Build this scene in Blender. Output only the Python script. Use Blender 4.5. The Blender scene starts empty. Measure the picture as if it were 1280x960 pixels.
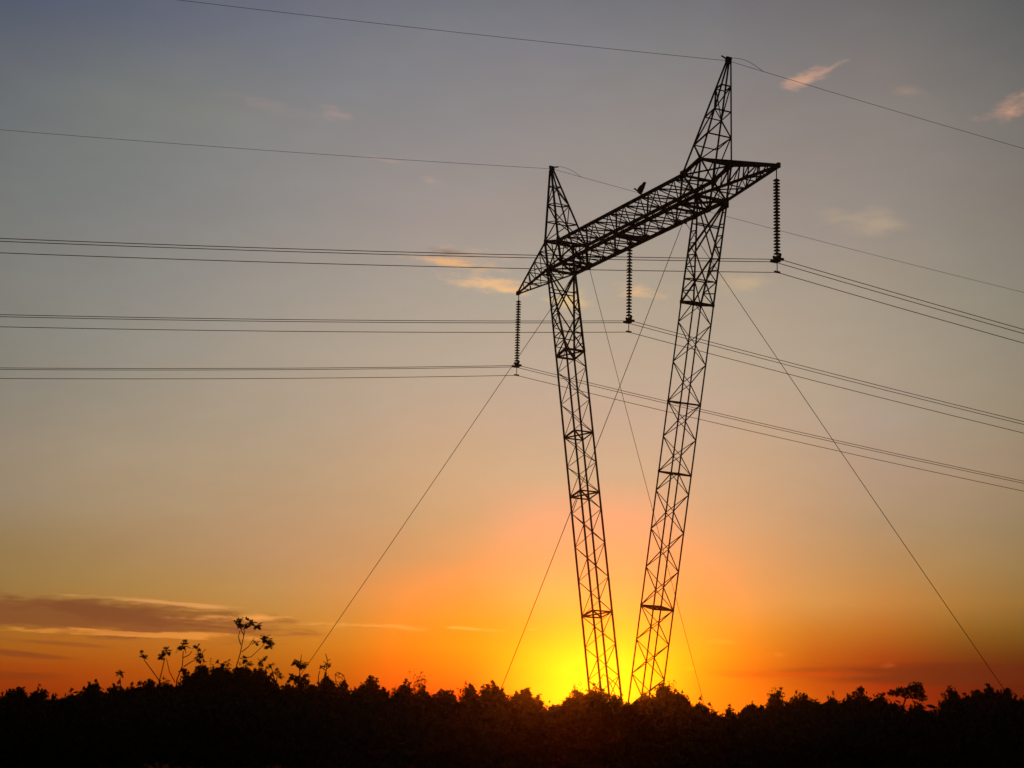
import bpy, math, random
import numpy as np
from mathutils import Vector, Matrix
random.seed(7); rng = np.random.default_rng(7)
S = bpy.context.scene
COL = S.collection
R = math.radians

# ------------------------------------------------------------------ camera
FPX, PITCH, ROLL, EYE = 2035.94, 0.2125, -0.0277, 1.7      # focal length in pixels of a 1280 px wide frame
c_, s_ = math.cos(PITCH), math.sin(PITCH); cr, sr = math.cos(ROLL), math.sin(ROLL)
FWD = Vector((0, c_, s_)); UP0 = Vector((0, -s_, c_)); RT0 = Vector((1, 0, 0))
CR = RT0 * cr - UP0 * sr; CU = RT0 * sr + UP0 * cr
cam = bpy.data.cameras.new('camera'); camo = bpy.data.objects.new('camera', cam); COL.objects.link(camo)
cam.sensor_width = 36; cam.lens = 36 * FPX / 1280; cam.clip_start = .1; cam.clip_end = 6000
m = Matrix.Identity(4)
for i in range(3):
    m[i][0] = CR[i]; m[i][1] = CU[i]; m[i][2] = -FWD[i]
m[0][3], m[1][3], m[2][3] = 0, 0, EYE
camo.matrix_world = m
S.camera = camo

def ray(px, py):
    return (FWD + CR * ((px - 640) / FPX) + CU * ((480 - py) / FPX)).normalized()
def at(px, py, Y):
    """world point seen at (px, py) whose ground distance ahead of the camera is Y"""
    r = ray(px, py); t = Y / r.y
    return Vector((r.x * t, Y, EYE + r.z * t))
def azel(px, py):
    r = ray(px, py); return math.atan2(r.x, r.y), math.asin(r.z)

# ------------------------------------------------------------------ view
S.view_settings.view_transform = 'Standard'; S.view_settings.look = 'None'
S.view_settings.gamma = 1; S.view_settings.exposure = 0
S.view_settings.use_curve_mapping = False
S.render.engine = 'CYCLES'

# ------------------------------------------------------------------ sun
sun_dir = ray(737, 854)
SUN_AZ, SUN_EL = math.atan2(sun_dir.x, sun_dir.y), math.asin(sun_dir.z)
sl = bpy.data.lights.new('sun', 'SUN'); sl.energy = 0.5; sl.angle = R(.5); sl.color = (1.0, .16, .004)
so = bpy.data.objects.new('sun', sl); COL.objects.link(so)
so.rotation_euler = sun_dir.to_track_quat('Z', 'Y').to_euler()
HAZE = 0.00018

# ------------------------------------------------------------------ sky
def lin(c):
    return tuple(((v / 255) / 12.92 if v / 255 <= .04045 else ((v / 255 + .055) / 1.055) ** 2.4) for v in c)
TX = [-200, 0, 200, 380, 580, 690, 790, 890, 960, 1080, 1250, 1480]
TY = [-200, 0, 100, 200, 300, 400, 500, 600, 680, 740, 800, 840, 880, 920]
T_ = {
 -200: [(55,60,72),(78,82,94),(90,93,100),(100,102,105),(110,109,106),(118,115,108),(124,118,106),(134,118,98),(130,106,72),(132,98,52),(140,82,30),(124,52,12),(104,38,8),(96,34,5)],
 0:    [(68,74,90),(88,93,108),(105,108,112),(115,117,116),(124,123,118),(132,129,120),(142,133,119),(154,136,112),(153,124,82),(156,116,62),(166,98,30),(158,66,14),(136,46,8),(120,40,6)],
 200:  [(78,84,98),(99,103,117),(118,120,120),(127,128,125),(137,134,129),(149,142,131),(161,147,128),(172,148,118),(174,138,97),(180,132,70),(188,110,34),(178,82,14),(160,62,8),(150,54,6)],
 380:  [(86,90,104),(110,112,124),(127,127,131),(140,136,134),(152,145,138),(166,154,140),(178,158,136),(188,156,122),(198,150,105),(205,145,80),(208,125,36),(196,98,14),(180,76,8),(170,66,6)],
 580:  [(90,92,104),(118,118,126),(135,132,134),(149,141,138),(165,153,143),(180,164,146),(196,168,142),(214,170,128),(234,165,104),(250,162,70),(255,160,26),(255,140,8),(250,110,4),(235,95,4)],
 690:  [(92,94,104),(120,119,125),(138,133,134),(152,143,138),(168,155,143),(184,166,146),(200,170,145),(222,175,134),(250,175,110),(253,190,84),(252,216,40),(255,240,6),(255,236,0),(255,190,0)],
 790:  [(92,93,103),(119,117,122),(138,132,131),(152,142,136),(167,153,141),(183,164,143),(201,170,144),(224,175,134),(252,176,110),(253,188,84),(250,222,42),(250,246,14),(255,240,4),(255,190,0)],
 890:  [(90,91,100),(118,116,120),(136,130,128),(150,140,134),(165,151,139),(180,162,141),(196,168,144),(214,170,132),(244,168,108),(250,166,80),(250,170,36),(250,160,8),(255,150,2),(250,120,0)],
 960:  [(88,89,97),(116,113,116),(134,127,124),(148,138,131),(162,149,137),(177,160,140),(190,164,138),(204,164,126),(222,160,106),(238,158,84),(240,136,36),(238,116,10),(246,116,2),(240,100,0)],
 1080: [(85,86,93),(113,109,110),(130,123,119),(144,134,127),(156,144,132),(168,153,135),(176,156,136),(184,152,124),(190,145,100),(204,140,74),(190,100,30),(176,66,12),(190,66,4),(180,60,0)],
 1250: [(74,75,80),(99,98,98),(116,112,108),(128,121,114),(138,130,118),(147,137,120),(155,140,118),(162,137,110),(160,130,90),(162,118,62),(130,80,26),(112,44,10),(110,36,6),(104,34,4)],
 1480: [(60,60,66),(80,80,82),(94,90,88),(104,98,92),(112,105,96),(118,110,98),(124,112,94),(124,106,82),(118,94,62),(112,80,36),(92,54,16),(80,30,8),(78,26,6),(70,24,4)],
}
D_ = np.array([[lin(T_[x][j]) for j in range(len(TY))] for x in TX])      # wanted linear colours [x][y]
TAB = np.array([[[0.0352, 0.0441, 0.0675], [0.0702, 0.0823, 0.1166], [0.1022, 0.1118, 0.1326], [0.1274, 0.1407, 0.1523], [0.1559, 0.1558, 0.1497], [0.1779, 0.1745, 0.1557], [0.1948, 0.1811, 0.1469], [0.2457, 0.1935, 0.1393], [0.2197, 0.1494, 0.0665], [0.2236, 0.1341, 0.0401], [0.2735, 0.0959, 0.009], [0.2136, 0.0275, 0.0011], [0.1384, 0.0123, 0.0001], [0.117, 0.0102, 0.0001]],
 [[0.0533, 0.0668, 0.1065], [0.09, 0.1068, 0.1563], [0.1413, 0.1531, 0.1686], [0.1714, 0.1883, 0.1883], [0.2016, 0.2018, 0.1882], [0.2266, 0.2235, 0.195], [0.2614, 0.2345, 0.188], [0.3331, 0.263, 0.1848], [0.3136, 0.209, 0.0866], [0.3222, 0.1918, 0.0563], [0.3977, 0.1388, 0.009], [0.3624, 0.0436, 0.0012], [0.2462, 0.0173, 0.0], [0.1878, 0.0135, 0.0001]],
 [[0.0709, 0.0847, 0.1246], [0.1161, 0.1296, 0.1814], [0.2024, 0.213, 0.195], [0.2044, 0.2158, 0.2088], [0.2502, 0.2426, 0.2313], [0.2957, 0.2839, 0.2509], [0.3564, 0.3057, 0.2314], [0.424, 0.3196, 0.1985], [0.4115, 0.267, 0.1332], [0.4502, 0.2508, 0.0649], [0.5158, 0.1656, 0.0142], [0.4571, 0.082, 0.0], [0.3354, 0.0359, 0.0], [0.291, 0.0275, 0.0001]],
 [[0.0891, 0.098, 0.1461], [0.1493, 0.1553, 0.2128], [0.2239, 0.2355, 0.239], [0.2667, 0.2504, 0.2466], [0.309, 0.2923, 0.2712], [0.3868, 0.3331, 0.2752], [0.4391, 0.3572, 0.2671], [0.4831, 0.3425, 0.2055], [0.5292, 0.3098, 0.1563], [0.5437, 0.2969, 0.0931], [0.5003, 0.2089, 0.0158], [0.3938, 0.1073, 0.0], [0.2807, 0.0494, 0.0], [0.2472, 0.0372, 0.0001]],
 [[0.1002, 0.1028, 0.146], [0.1776, 0.1739, 0.2201], [0.2549, 0.2552, 0.2548], [0.2957, 0.2663, 0.267], [0.3926, 0.3284, 0.2882], [0.4441, 0.3873, 0.3103], [0.5381, 0.4027, 0.2882], [0.6168, 0.4133, 0.2314], [0.6158, 0.3652, 0.1504], [0.956, 0.3282, 0.0612], [1.0, 0.279, 0.0007], [1.0, 0.143, 0.0], [0.956, 0.0012, 0.0], [0.8308, 0.0009, 0.0001]],
 [[0.1008, 0.1097, 0.1358], [0.1768, 0.1808, 0.2011], [0.2628, 0.2469, 0.259], [0.314, 0.2792, 0.2584], [0.3916, 0.3277, 0.2836], [0.473, 0.4085, 0.3194], [0.5489, 0.4076, 0.3014], [0.6303, 0.4405, 0.2589], [0.956, 0.3984, 0.1718], [0.9823, 0.4244, 0.1001], [0.9734, 0.3072, 0.0092], [1.0, 0.3892, 0.0], [1.0, 0.3911, 0.0], [1.0, 0.2401, 0.0]],
 [[0.0965, 0.1007, 0.1303], [0.1663, 0.1636, 0.187], [0.2671, 0.2552, 0.251], [0.309, 0.2705, 0.2461], [0.3864, 0.3333, 0.2884], [0.4672, 0.382, 0.2744], [0.5552, 0.4133, 0.3103], [0.636, 0.4405, 0.2589], [0.9734, 0.4036, 0.1687], [0.9823, 0.4135, 0.1001], [0.956, 0.415, 0.014], [0.956, 0.5815, 0.0], [1.0, 0.529, 0.0], [1.0, 0.3126, 0.0]],
 [[0.0921, 0.1004, 0.1323], [0.1632, 0.1676, 0.1949], [0.2674, 0.2432, 0.2276], [0.3098, 0.271, 0.2508], [0.3763, 0.3094, 0.2668], [0.4564, 0.3825, 0.2839], [0.5313, 0.4027, 0.3057], [0.6091, 0.4076, 0.2508], [0.7275, 0.4027, 0.1687], [0.956, 0.3475, 0.0845], [0.956, 0.3414, 0.0108], [0.956, 0.2191, 0.0], [1.0, 0.1767, 0.0], [0.956, 0.1088, 0.0]],
 [[0.0878, 0.0978, 0.1266], [0.157, 0.1617, 0.185], [0.2509, 0.2239, 0.2128], [0.2914, 0.2541, 0.235], [0.3613, 0.3052, 0.2629], [0.4397, 0.3671, 0.2839], [0.5082, 0.3873, 0.2712], [0.5744, 0.382, 0.2238], [0.6378, 0.3568, 0.1593], [0.6807, 0.3574, 0.1113], [0.5198, 0.2235, 0.0119], [0.3673, 0.1138, 0.0], [0.5815, 0.1364, 0.0], [0.5498, 0.0996, 0.0]],
 [[0.089, 0.0911, 0.114], [0.1617, 0.1496, 0.1624], [0.2313, 0.2167, 0.1951], [0.288, 0.2425, 0.2238], [0.3273, 0.288, 0.2469], [0.3971, 0.3284, 0.2463], [0.4282, 0.3475, 0.2713], [0.4602, 0.3237, 0.2201], [0.4408, 0.2923, 0.1415], [0.5887, 0.2752, 0.0763], [0.4504, 0.1153, 0.0081], [0.2568, 0.0, 0.0], [0.4154, 0.0162, 0.0], [0.3682, 0.0135, 0.0]],
 [[0.0637, 0.0671, 0.0783], [0.1161, 0.1164, 0.1192], [0.1781, 0.1786, 0.1657], [0.2198, 0.1912, 0.175], [0.2542, 0.2312, 0.1881], [0.2918, 0.2629, 0.2057], [0.3378, 0.2797, 0.1916], [0.3719, 0.2671, 0.1687], [0.3409, 0.239, 0.1146], [0.3719, 0.2055, 0.0546], [0.1674, 0.0824, 0.0075], [0.0716, 0.0016, 0.0], [0.0756, 0.0, 0.0], [0.0672, 0.0001, 0.0001]],
 [[0.042, 0.0431, 0.0532], [0.0746, 0.0765, 0.0824], [0.1142, 0.1127, 0.1079], [0.141, 0.1221, 0.1113], [0.162, 0.1463, 0.1215], [0.1812, 0.1639, 0.1338], [0.2077, 0.1728, 0.1183], [0.2075, 0.1539, 0.0913], [0.1757, 0.1199, 0.054], [0.1668, 0.091, 0.02], [0.0803, 0.0379, 0.0038], [0.0355, 0.0009, 0.0001], [0.037, 0.0001, 0.0001], [0.0298, 0.0001, 0.0001]]])      # the same, less what the haze adds
def crom(xs, vals, x):
    xs = np.asarray(xs, float)
    i = int(np.clip(np.searchsorted(xs, x) - 1, 0, len(xs) - 2))
    t = float(np.clip((x - xs[i]) / (xs[i + 1] - xs[i]), 0, 1))
    def slope(k):
        if k == 0 or k == len(xs) - 1: return np.zeros_like(vals[0])
        a = (vals[k] - vals[k-1]) / (xs[k]-xs[k-1]); b = (vals[k+1] - vals[k]) / (xs[k+1]-xs[k])
        return np.where(a*b > 0, 2*a*b/(a+b+1e-12), 0)
    h = xs[i+1]-xs[i]; m0, m1 = slope(i)*h, slope(i+1)*h
    return np.clip((2*t**3-3*t**2+1)*vals[i]+(t**3-2*t**2+t)*m0+(-2*t**3+3*t**2)*vals[i+1]+(t**3-t**2)*m1, 0, None)
def table_at(px, py):
    rows = np.array([crom(TY, TAB[i], py) for i in range(len(TX))])
    return crom(TX, rows, px)
def to_px(az, el):
    d = Vector((math.sin(az) * math.cos(el), math.cos(az) * math.cos(el), math.sin(el)))
    w = d.dot(FWD)
    return 640 + FPX * d.dot(CR) / w, 480 - FPX * d.dot(CU) / w

W = bpy.data.worlds.new('World'); S.world = W; W.use_nodes = True
nt = W.node_tree; nt.nodes.clear(); N = nt.nodes; L = nt.links
def node(t, **k):
    n = N.new(t)
    for a, b in k.items(): setattr(n, a, b)
    return n
def put(sock, v):
    if isinstance(v, bpy.types.NodeSocket): L.new(v, sock)
    else: sock.default_value = v
def M(op, a, b=0., c=0., clamp=False):
    n = node('ShaderNodeMath', operation=op, use_clamp=clamp)
    put(n.inputs[0], a); put(n.inputs[1], b); put(n.inputs[2], c); return n.outputs[0]
def MR(v, a, b, lo=0., hi=1., smooth=False):
    n = node('ShaderNodeMapRange', interpolation_type='SMOOTHSTEP' if smooth else 'LINEAR', clamp=True)
    put(n.inputs[0], v); put(n.inputs[1], a); put(n.inputs[2], b); put(n.inputs[3], lo); put(n.inputs[4], hi); return n.outputs[0]
def MIX(f, a, b, mode='MIX'):
    n = node('ShaderNodeMix', data_type='RGBA', blend_type=mode, clamp_factor=True)
    put(n.inputs['Factor'], f)
    sa = [i for i in n.inputs if i.name == 'A' and i.type == 'RGBA'][0]; sb = [i for i in n.inputs if i.name == 'B' and i.type == 'RGBA'][0]
    put(sa, a); put(sb, b)
    return [o for o in n.outputs if o.type == 'RGBA'][0]
tc = node('ShaderNodeTexCoord'); sep = node('ShaderNodeSeparateXYZ'); L.new(tc.outputs['Generated'], sep.inputs[0])
X, Y, Z = sep.outputs
AZ = M('ARCTAN2', X, Y); EL = M('ARCSINE', Z)
EL0, EL1 = R(-2), R(40)
ef = MR(EL, EL0, EL1)
stops = [-2, -1, 0, .6, 1.2, 1.8, 2.4, 3, 3.8, 4.8, 6, 7.4, 9, 11, 13, 15.5, 18, 21, 24, 28, 33, 40]
cols_az = [-24, -18, -14.5, -11, -8, -5.5, -3.2, -1.2, .2, 1.4, 2.4, 3.3, 4.3, 5.4, 6.8, 8.6, 10.6, 13, 15.5, 18.5, 24]
val = None; prev = None
for a in cols_az:
    ra = node('ShaderNodeValToRGB'); cr_ = ra.color_ramp
    for k, e in enumerate(stops):
        px, py = to_px(R(a), R(min(e, 30)))
        col = table_at(px, py)
        if e > 26: col = col * (1 - .5 * min(1, (e - 26) / 14))
        pos = (R(e) - EL0) / (EL1 - EL0)
        if k == 0: el = cr_.elements[0]; el.position = 0
        elif k == 1: el = cr_.elements[1]; el.position = pos
        else: el = cr_.elements.new(pos)
        el.color = (*[float(v) for v in col], 1)
    L.new(ef, ra.inputs[0])
    val = ra.outputs[0] if val is None else MIX(MR(AZ, R(prev), R(a)), val, ra.outputs[0])
    prev = a
sky_col = val

# clouds: angular patches broken up by noise
def noise(scale, sx, sy, off, detail=8, rough=.6):
    cb = node('ShaderNodeCombineXYZ'); put(cb.inputs[0], M('MULTIPLY', AZ, sx)); put(cb.inputs[1], M('MULTIPLY', EL, sy)); cb.inputs[2].default_value = off
    n = node('ShaderNodeTexNoise'); n.inputs['Scale'].default_value = scale; n.inputs['Detail'].default_value = detail; n.inputs['Roughness'].default_value = rough
    L.new(cb.outputs[0], n.inputs['Vector']); return n.outputs[0]
def cloud(px, py, wx, wy, color, strength, off, tilt=0., sx=14., sy=70., lo=.0, hi=.7, amp=1.4, mode='MIX'):
    global sky_col
    a0, e0 = azel(px, py)
    da = M('SUBTRACT', AZ, a0); de = M('SUBTRACT', EL, e0)
    ct, st = math.cos(R(tilt)), math.sin(R(tilt))
    u = M('ADD', M('MULTIPLY', da, ct), M('MULTIPLY', de, st)); v = M('SUBTRACT', M('MULTIPLY', de, ct), M('MULTIPLY', da, st))
    u = M('DIVIDE', u, wx / FPX); v = M('DIVIDE', v, wy / FPX)
    d2 = M('SQRT', M('ADD', M('MULTIPLY', u, u), M('MULTIPLY', v, v)))
    nz = M('SUBTRACT', noise(1., sx, sy, off), .5)
    mk = M('ADD', M('SUBTRACT', 1., d2), M('MULTIPLY', nz, amp * 2))
    mk = MR(mk, lo, hi, smooth=True)
    mk = M('MULTIPLY', mk, MR(d2, 1.9, 1.0))
    sky_col = MIX(M('MULTIPLY', mk, strength), sky_col, (*lin(color), 1), mode)

# faint uneven veil over the whole upper sky
n1 = noise(1., 9, 26, 3.3, 5); n2 = noise(1., 22, 60, 9.1, 5)
sky_col = MIX(MR(n1, .42, .72, 0, .14, True), sky_col, (*lin((198, 172, 156)), 1), 'SOFT_LIGHT')
sky_col = MIX(MR(n2, .35, .70, .06, 0, True), sky_col, (*lin((96, 96, 104)), 1), 'SOFT_LIGHT')
# low bank on the left
cloud(60, 770, 330, 26, (126, 72, 40), .82, 1.7, tilt=-1.2, sx=26, sy=170, lo=.0, hi=.6, amp=1.1)
cloud(180, 768, 170, 17, (120, 68, 40), .7, 2.9, tilt=-2, sx=34, sy=200, lo=.0, hi=.6, amp=1.2)
cloud(190, 793, 170, 4.5, (236, 150, 62), .9, 4.1, sx=40, sy=300, amp=1.6)
cloud(110, 790, 120, 3, (206, 126, 52), .5, 12.1, sx=26, sy=230, amp=1.3)
cloud(70, 804, 90, 4, (140, 72, 34), .6, 5.2, tilt=-2, sx=20, sy=200, amp=1.)
cloud(20, 817, 70, 5, (128, 60, 28), .7, 6.6, tilt=-3, sx=20, sy=200, amp=1.)
cloud(30, 845, 90, 7, (118, 46, 18), .55, 7.6, sx=20, sy=160, amp=1.)
cloud(310, 774, 80, 8, (246, 166, 82), .95, 8.4, tilt=2, sx=26, sy=150, amp=1.5)
cloud(215, 754, 120, 4, (232, 162, 92), .8, 21.4, tilt=-2, sx=26, sy=200, amp=1.5)
cloud(450, 782, 120, 4.5, (255, 186, 88), .6, 9.7, sx=40, sy=300, lo=.05, hi=1.1, amp=1.7)
cloud(590, 786, 48, 3, (255, 200, 96), .5, 10.4, tilt=-2, sx=40, sy=300, lo=.05, hi=1.1, amp=1.5)
cloud(665, 787, 12, 2.5, (255, 226, 120), .3, 11.2, sx=60, sy=300, lo=.1, hi=1.2, amp=1.5)
# small lit clouds in mid sky
cloud(585, 322, 78, 15.6, (206, 170, 140), 0.72, 13.3, tilt=-4, sx=54, sy=165, lo=.0, hi=1.25, amp=1.42)
cloud(562, 316, 42, 7.8, (138, 124, 116), 0.78, 19.3, tilt=-4, sx=54, sy=165, lo=.0, hi=1.25, amp=1.22)
cloud(566, 330, 72, 7.8, (232, 178, 126), 0.98, 14.9, tilt=-7, sx=60, sy=225, lo=.0, hi=1.25, amp=1.52)
cloud(612, 356, 82, 13.0, (238, 190, 138), 1.00, 15.5, tilt=-5, sx=54, sy=195, lo=.0, hi=1.25, amp=1.42)
cloud(712, 376, 38, 18.2, (236, 196, 132), 0.78, 16.5, tilt=-10, sx=48, sy=135, lo=.0, hi=1.25, amp=1.32)
cloud(800, 366, 42, 10.4, (232, 186, 138), 0.78, 17.2, tilt=-10, sx=54, sy=165, lo=.0, hi=1.25, amp=1.32)
cloud(930, 354, 42, 18.2, (208, 178, 138), 0.52, 18.2, sx=38, sy=105, lo=.0, hi=1.25, amp=1.22)
cloud(1004, 100, 45, 11.7, (204, 158, 134), 0.98, 22.2, tilt=20, sx=54, sy=135, lo=.0, hi=1.25, amp=1.22)
cloud(1040, 84, 25, 5.2, (206, 160, 134), 0.78, 22.9, tilt=22, sx=54, sy=135, lo=.0, hi=1.25, amp=1.01)
cloud(1128, 114, 32, 11.7, (160, 138, 124), 0.65, 23.2, sx=48, sy=120, lo=.0, hi=1.25, amp=1.22)
cloud(1268, 134, 50, 16.9, (206, 156, 128), 0.98, 24.2, tilt=14, sx=48, sy=120, lo=.0, hi=1.25, amp=1.22)
cloud(1085, 278, 75, 19.5, (188, 164, 136), 0.72, 25.2, tilt=-4, sx=38, sy=105, lo=.0, hi=1.25, amp=1.12)
cloud(422, 143, 35, 9.1, (172, 146, 138), 0.65, 26.2, tilt=-8, sx=54, sy=135, lo=.0, hi=1.25, amp=1.32)
cloud(330, 130, 88, 10.4, (148, 138, 134), 0.52, 27.2, tilt=-6, sx=38, sy=105, lo=.0, hi=1.25, amp=1.32)
cloud(540, 226, 25, 6.5, (184, 158, 144), 0.59, 28.2, tilt=-10, sx=54, sy=165, lo=.0, hi=1.25, amp=1.22)
cloud(480, 200, 32, 3.9, (178, 150, 138), 0.59, 29.2, tilt=-6, sx=54, sy=225, lo=.0, hi=1.25, amp=1.22)
# red-brown bank on the right
cloud(1200, 843, 260, 16, (84, 18, 8), 1., 31.2, tilt=1.2, sx=12, sy=110, lo=0, hi=.55, amp=.55)
cloud(1010, 843, 110, 8, (176, 54, 8), .7, 32.2, tilt=0, sx=14, sy=120, amp=.9)
cloud(975, 818, 16, 5, (246, 150, 50), .35, 33.2, sx=60, sy=160, lo=.1, hi=1.2, amp=1.5)
cloud(1112, 832, 14, 4, (196, 90, 30), .4, 34.2, sx=60, sy=160, lo=.1, hi=1.2, amp=1.5)
cloud(862, 836, 10, 7, (255, 214, 30), .35, 35.2, sx=60, sy=160, lo=.1, hi=1.2, amp=1.5)
cloud(895, 802, 34, 4, (255, 196, 60), .25, 36.2, sx=60, sy=160, lo=.1, hi=1.2, amp=1.5)

# darkness of dusk away from the sunset: fades with the angle from the sun, not with the camera
dn = node('ShaderNodeVectorMath', operation='DOT_PRODUCT'); L.new(tc.outputs['Generated'], dn.inputs[0]); dn.inputs[1].default_value = sun_dir
away = MR(M('ARCCOSINE', dn.outputs['Value']), R(34), R(75), smooth=True)
sky_col = MIX(away, sky_col, (.010, .012, .018, 1))
# physical twilight sky adds its share
nis = node('ShaderNodeTexSky', sky_type='NISHITA'); nis.sun_disc = False; nis.sun_elevation = R(.5); nis.sun_rotation = SUN_AZ
nis.air_density = 1.; nis.dust_density = 1.5; nis.ozone_density = 1.
bg = node('ShaderNodeBackground'); bg.inputs['Strength'].default_value = .0004
L.new(nis.outputs[0], bg.inputs['Color'])
bg2 = node('ShaderNodeBackground'); L.new(sky_col, bg2.inputs['Color']); bg2.inputs['Strength'].default_value = 1.
ad = node('ShaderNodeAddShader'); L.new(bg.outputs[0], ad.inputs[0]); L.new(bg2.outputs[0], ad.inputs[1])
out = node('ShaderNodeOutputWorld'); L.new(ad.outputs[0], out.inputs['Surface'])

# ------------------------------------------------------------------ helpers
def tag(o, label=None, cat=None, group=None, kind=None):
    if label: o['label'] = label
    if cat: o['category'] = cat
    if group: o['group'] = group
    if kind: o['kind'] = kind
    return o
def mat(name, col, rough=.8, metal=0., var=.3, scale=3., spec=.3, trans=None):
    mt = bpy.data.materials.new(name); mt.use_nodes = True; t = mt.node_tree
    b = t.nodes['Principled BSDF']; b.inputs['Roughness'].default_value = rough; b.inputs['Metallic'].default_value = metal
    b.inputs['Specular IOR Level'].default_value = spec
    tcn = t.nodes.new('ShaderNodeTexCoord'); nz = t.nodes.new('ShaderNodeTexNoise'); nz.inputs['Scale'].default_value = scale; nz.inputs['Detail'].default_value = 5
    t.links.new(tcn.outputs['Object'], nz.inputs['Vector'])
    rp = t.nodes.new('ShaderNodeValToRGB'); rp.color_ramp.elements[0].position = .3; rp.color_ramp.elements[1].position = .7
    rp.color_ramp.elements[0].color = (*[v * (1 - var) for v in col], 1); rp.color_ramp.elements[1].color = (*[min(1, v * (1 + var)) for v in col], 1)
    t.links.new(nz.outputs[0], rp.inputs[0]); t.links.new(rp.outputs[0], b.inputs['Base Color'])
    if trans:
        tr = t.nodes.new('ShaderNodeBsdfTranslucent'); tr.inputs[0].default_value = (*trans[1], 1)
        mx = t.nodes.new('ShaderNodeMixShader'); mx.inputs[0].default_value = trans[0]
        t.links.new(b.outputs[0], mx.inputs[1]); t.links.new(tr.outputs[0], mx.inputs[2])
        t.links.new(mx.outputs[0], t.nodes['Material Output'].inputs['Surface'])
    return mt
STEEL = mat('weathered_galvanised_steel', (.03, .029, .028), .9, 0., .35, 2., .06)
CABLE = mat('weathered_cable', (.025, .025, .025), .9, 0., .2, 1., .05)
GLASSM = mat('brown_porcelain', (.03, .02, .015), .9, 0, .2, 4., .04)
CONC = mat('concrete', (.25, .24, .22), .9)
LEAF = mat('leaf_green', (.040, .055, .020), .8, 0, .4, 6., .15)
LEAF2 = mat('leaf_dull_green', (.045, .048, .022), .85, 0, .4, 6., .15)
BARK = mat('bark', (.05, .035, .025), .9, 0, .3, 8., .1)
SOIL = mat('dark_soil_and_litter', (.05, .040, .028), 1., 0, .4, .6, .05)
GRASS = mat('dry_grass', (.04, .04, .02), .9, 0, .4, 2., .1)
FEATHER = mat('black_feathers', (.02, .018, .018), .7, 0, .3, 20., .2)

class MB:
    def __init__(s): s.v = []; s.f = []
    def add(s, v, f):
        o = len(s.v); s.v += [tuple(p) for p in v]; s.f += [tuple(i + o for i in q) for q in f]
    def bar(s, a, b, w, ang=True, t=None, flip=0):
        """steel angle section (or square bar) from a to b"""
        w *= 1.22
        a = Vector(a); b = Vector(b); d = (b - a).normalized()
        u = d.cross(Vector((.13, .31, .94))); 
        if u.length < .1: u = d.cross(Vector((1, .2, 0)))
        u.normalize(); v = d.cross(u)
        if ang:
            t = t or w * .16
            pr = [(0, 0), (w, 0), (w, t), (t, t), (t, w), (0, w)]
            pr = [(p - w * .35, q - w * .35) for p, q in pr]
            if flip: pr = [(-p, -q) for p, q in pr]
        else:
            h = w / 2; pr = [(-h, -h), (h, -h), (h, h), (-h, h)]
        n = len(pr)
        vs = [a + u * p + v * q for p, q in pr] + [b + u * p + v * q for p, q in pr]
        fs = [(i, (i + 1) % n, n + (i + 1) % n, n + i) for i in range(n)] + [tuple(range(n))[::-1], tuple(range(n, 2 * n))]
        s.add(vs, fs)
    def box(s, c, dx, dy, dz, ax=None):
        c = Vector(c); ax = ax or (Vector((1, 0, 0)), Vector((0, 1, 0)), Vector((0, 0, 1)))
        vs = [c + ax[0] * (i * dx / 2) + ax[1] * (j * dy / 2) + ax[2] * (k * dz / 2) for i in (-1, 1) for j in (-1, 1) for k in (-1, 1)]
        s.add(vs, [(0, 1, 3, 2), (4, 6, 7, 5), (0, 4, 5, 1), (2, 3, 7, 6), (0, 2, 6, 4), (1, 5, 7, 3)])
    def tube(s, pts, rad, n=6):
        pts = [Vector(p) for p in pts]
        if not hasattr(rad, '__len__'): rad = [rad] * len(pts)
        vs = []
        for i, p in enumerate(pts):
            d = (pts[min(i + 1, len(pts) - 1)] - pts[max(i - 1, 0)]).normalized()
            u = d.cross(Vector((0, 0, 1)))
            if u.length < .05: u = d.cross(Vector((0, 1, 0)))
            u.normalize(); v = d.cross(u)
            vs += [p + (u * math.cos(2 * math.pi * k / n) + v * math.sin(2 * math.pi * k / n)) * rad[i] for k in range(n)]
        fs = [(i * n + k, i * n + (k + 1) % n, (i + 1) * n + (k + 1) % n, (i + 1) * n + k) for i in range(len(pts) - 1) for k in range(n)]
        fs += [tuple(range(n))[::-1], tuple(range((len(pts) - 1) * n, len(pts) * n))]
        s.add(vs, fs)
    def lathe(s, prof, c=(0, 0, 0), n=14):
        c = Vector(c); vs = []
        for r_, z in prof: vs += [c + Vector((r_ * math.cos(2 * math.pi * k / n), r_ * math.sin(2 * math.pi * k / n), z)) for k in range(n)]
        fs = [(i * n + k, i * n + (k + 1) % n, (i + 1) * n + (k + 1) % n, (i + 1) * n + k) for i in range(len(prof) - 1) for k in range(n)]
        s.add(vs, fs)
    def build(s, name, mt, parent=None, smooth=False):
        me = bpy.data.meshes.new(name); me.from_pydata(s.v, [], s.f); me.materials.append(mt)
        if smooth: me.polygons.foreach_set('use_smooth', [True] * len(me.polygons))
        o = bpy.data.objects.new(name, me); COL.objects.link(o); o.parent = parent
        return o
def empty(name, loc, rz=0, parent=None):
    o = bpy.data.objects.new(name, None); COL.objects.link(o); o.location = loc; o.rotation_euler = (0, 0, rz); o.empty_display_size = .3
    o.parent = parent; return o

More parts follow.
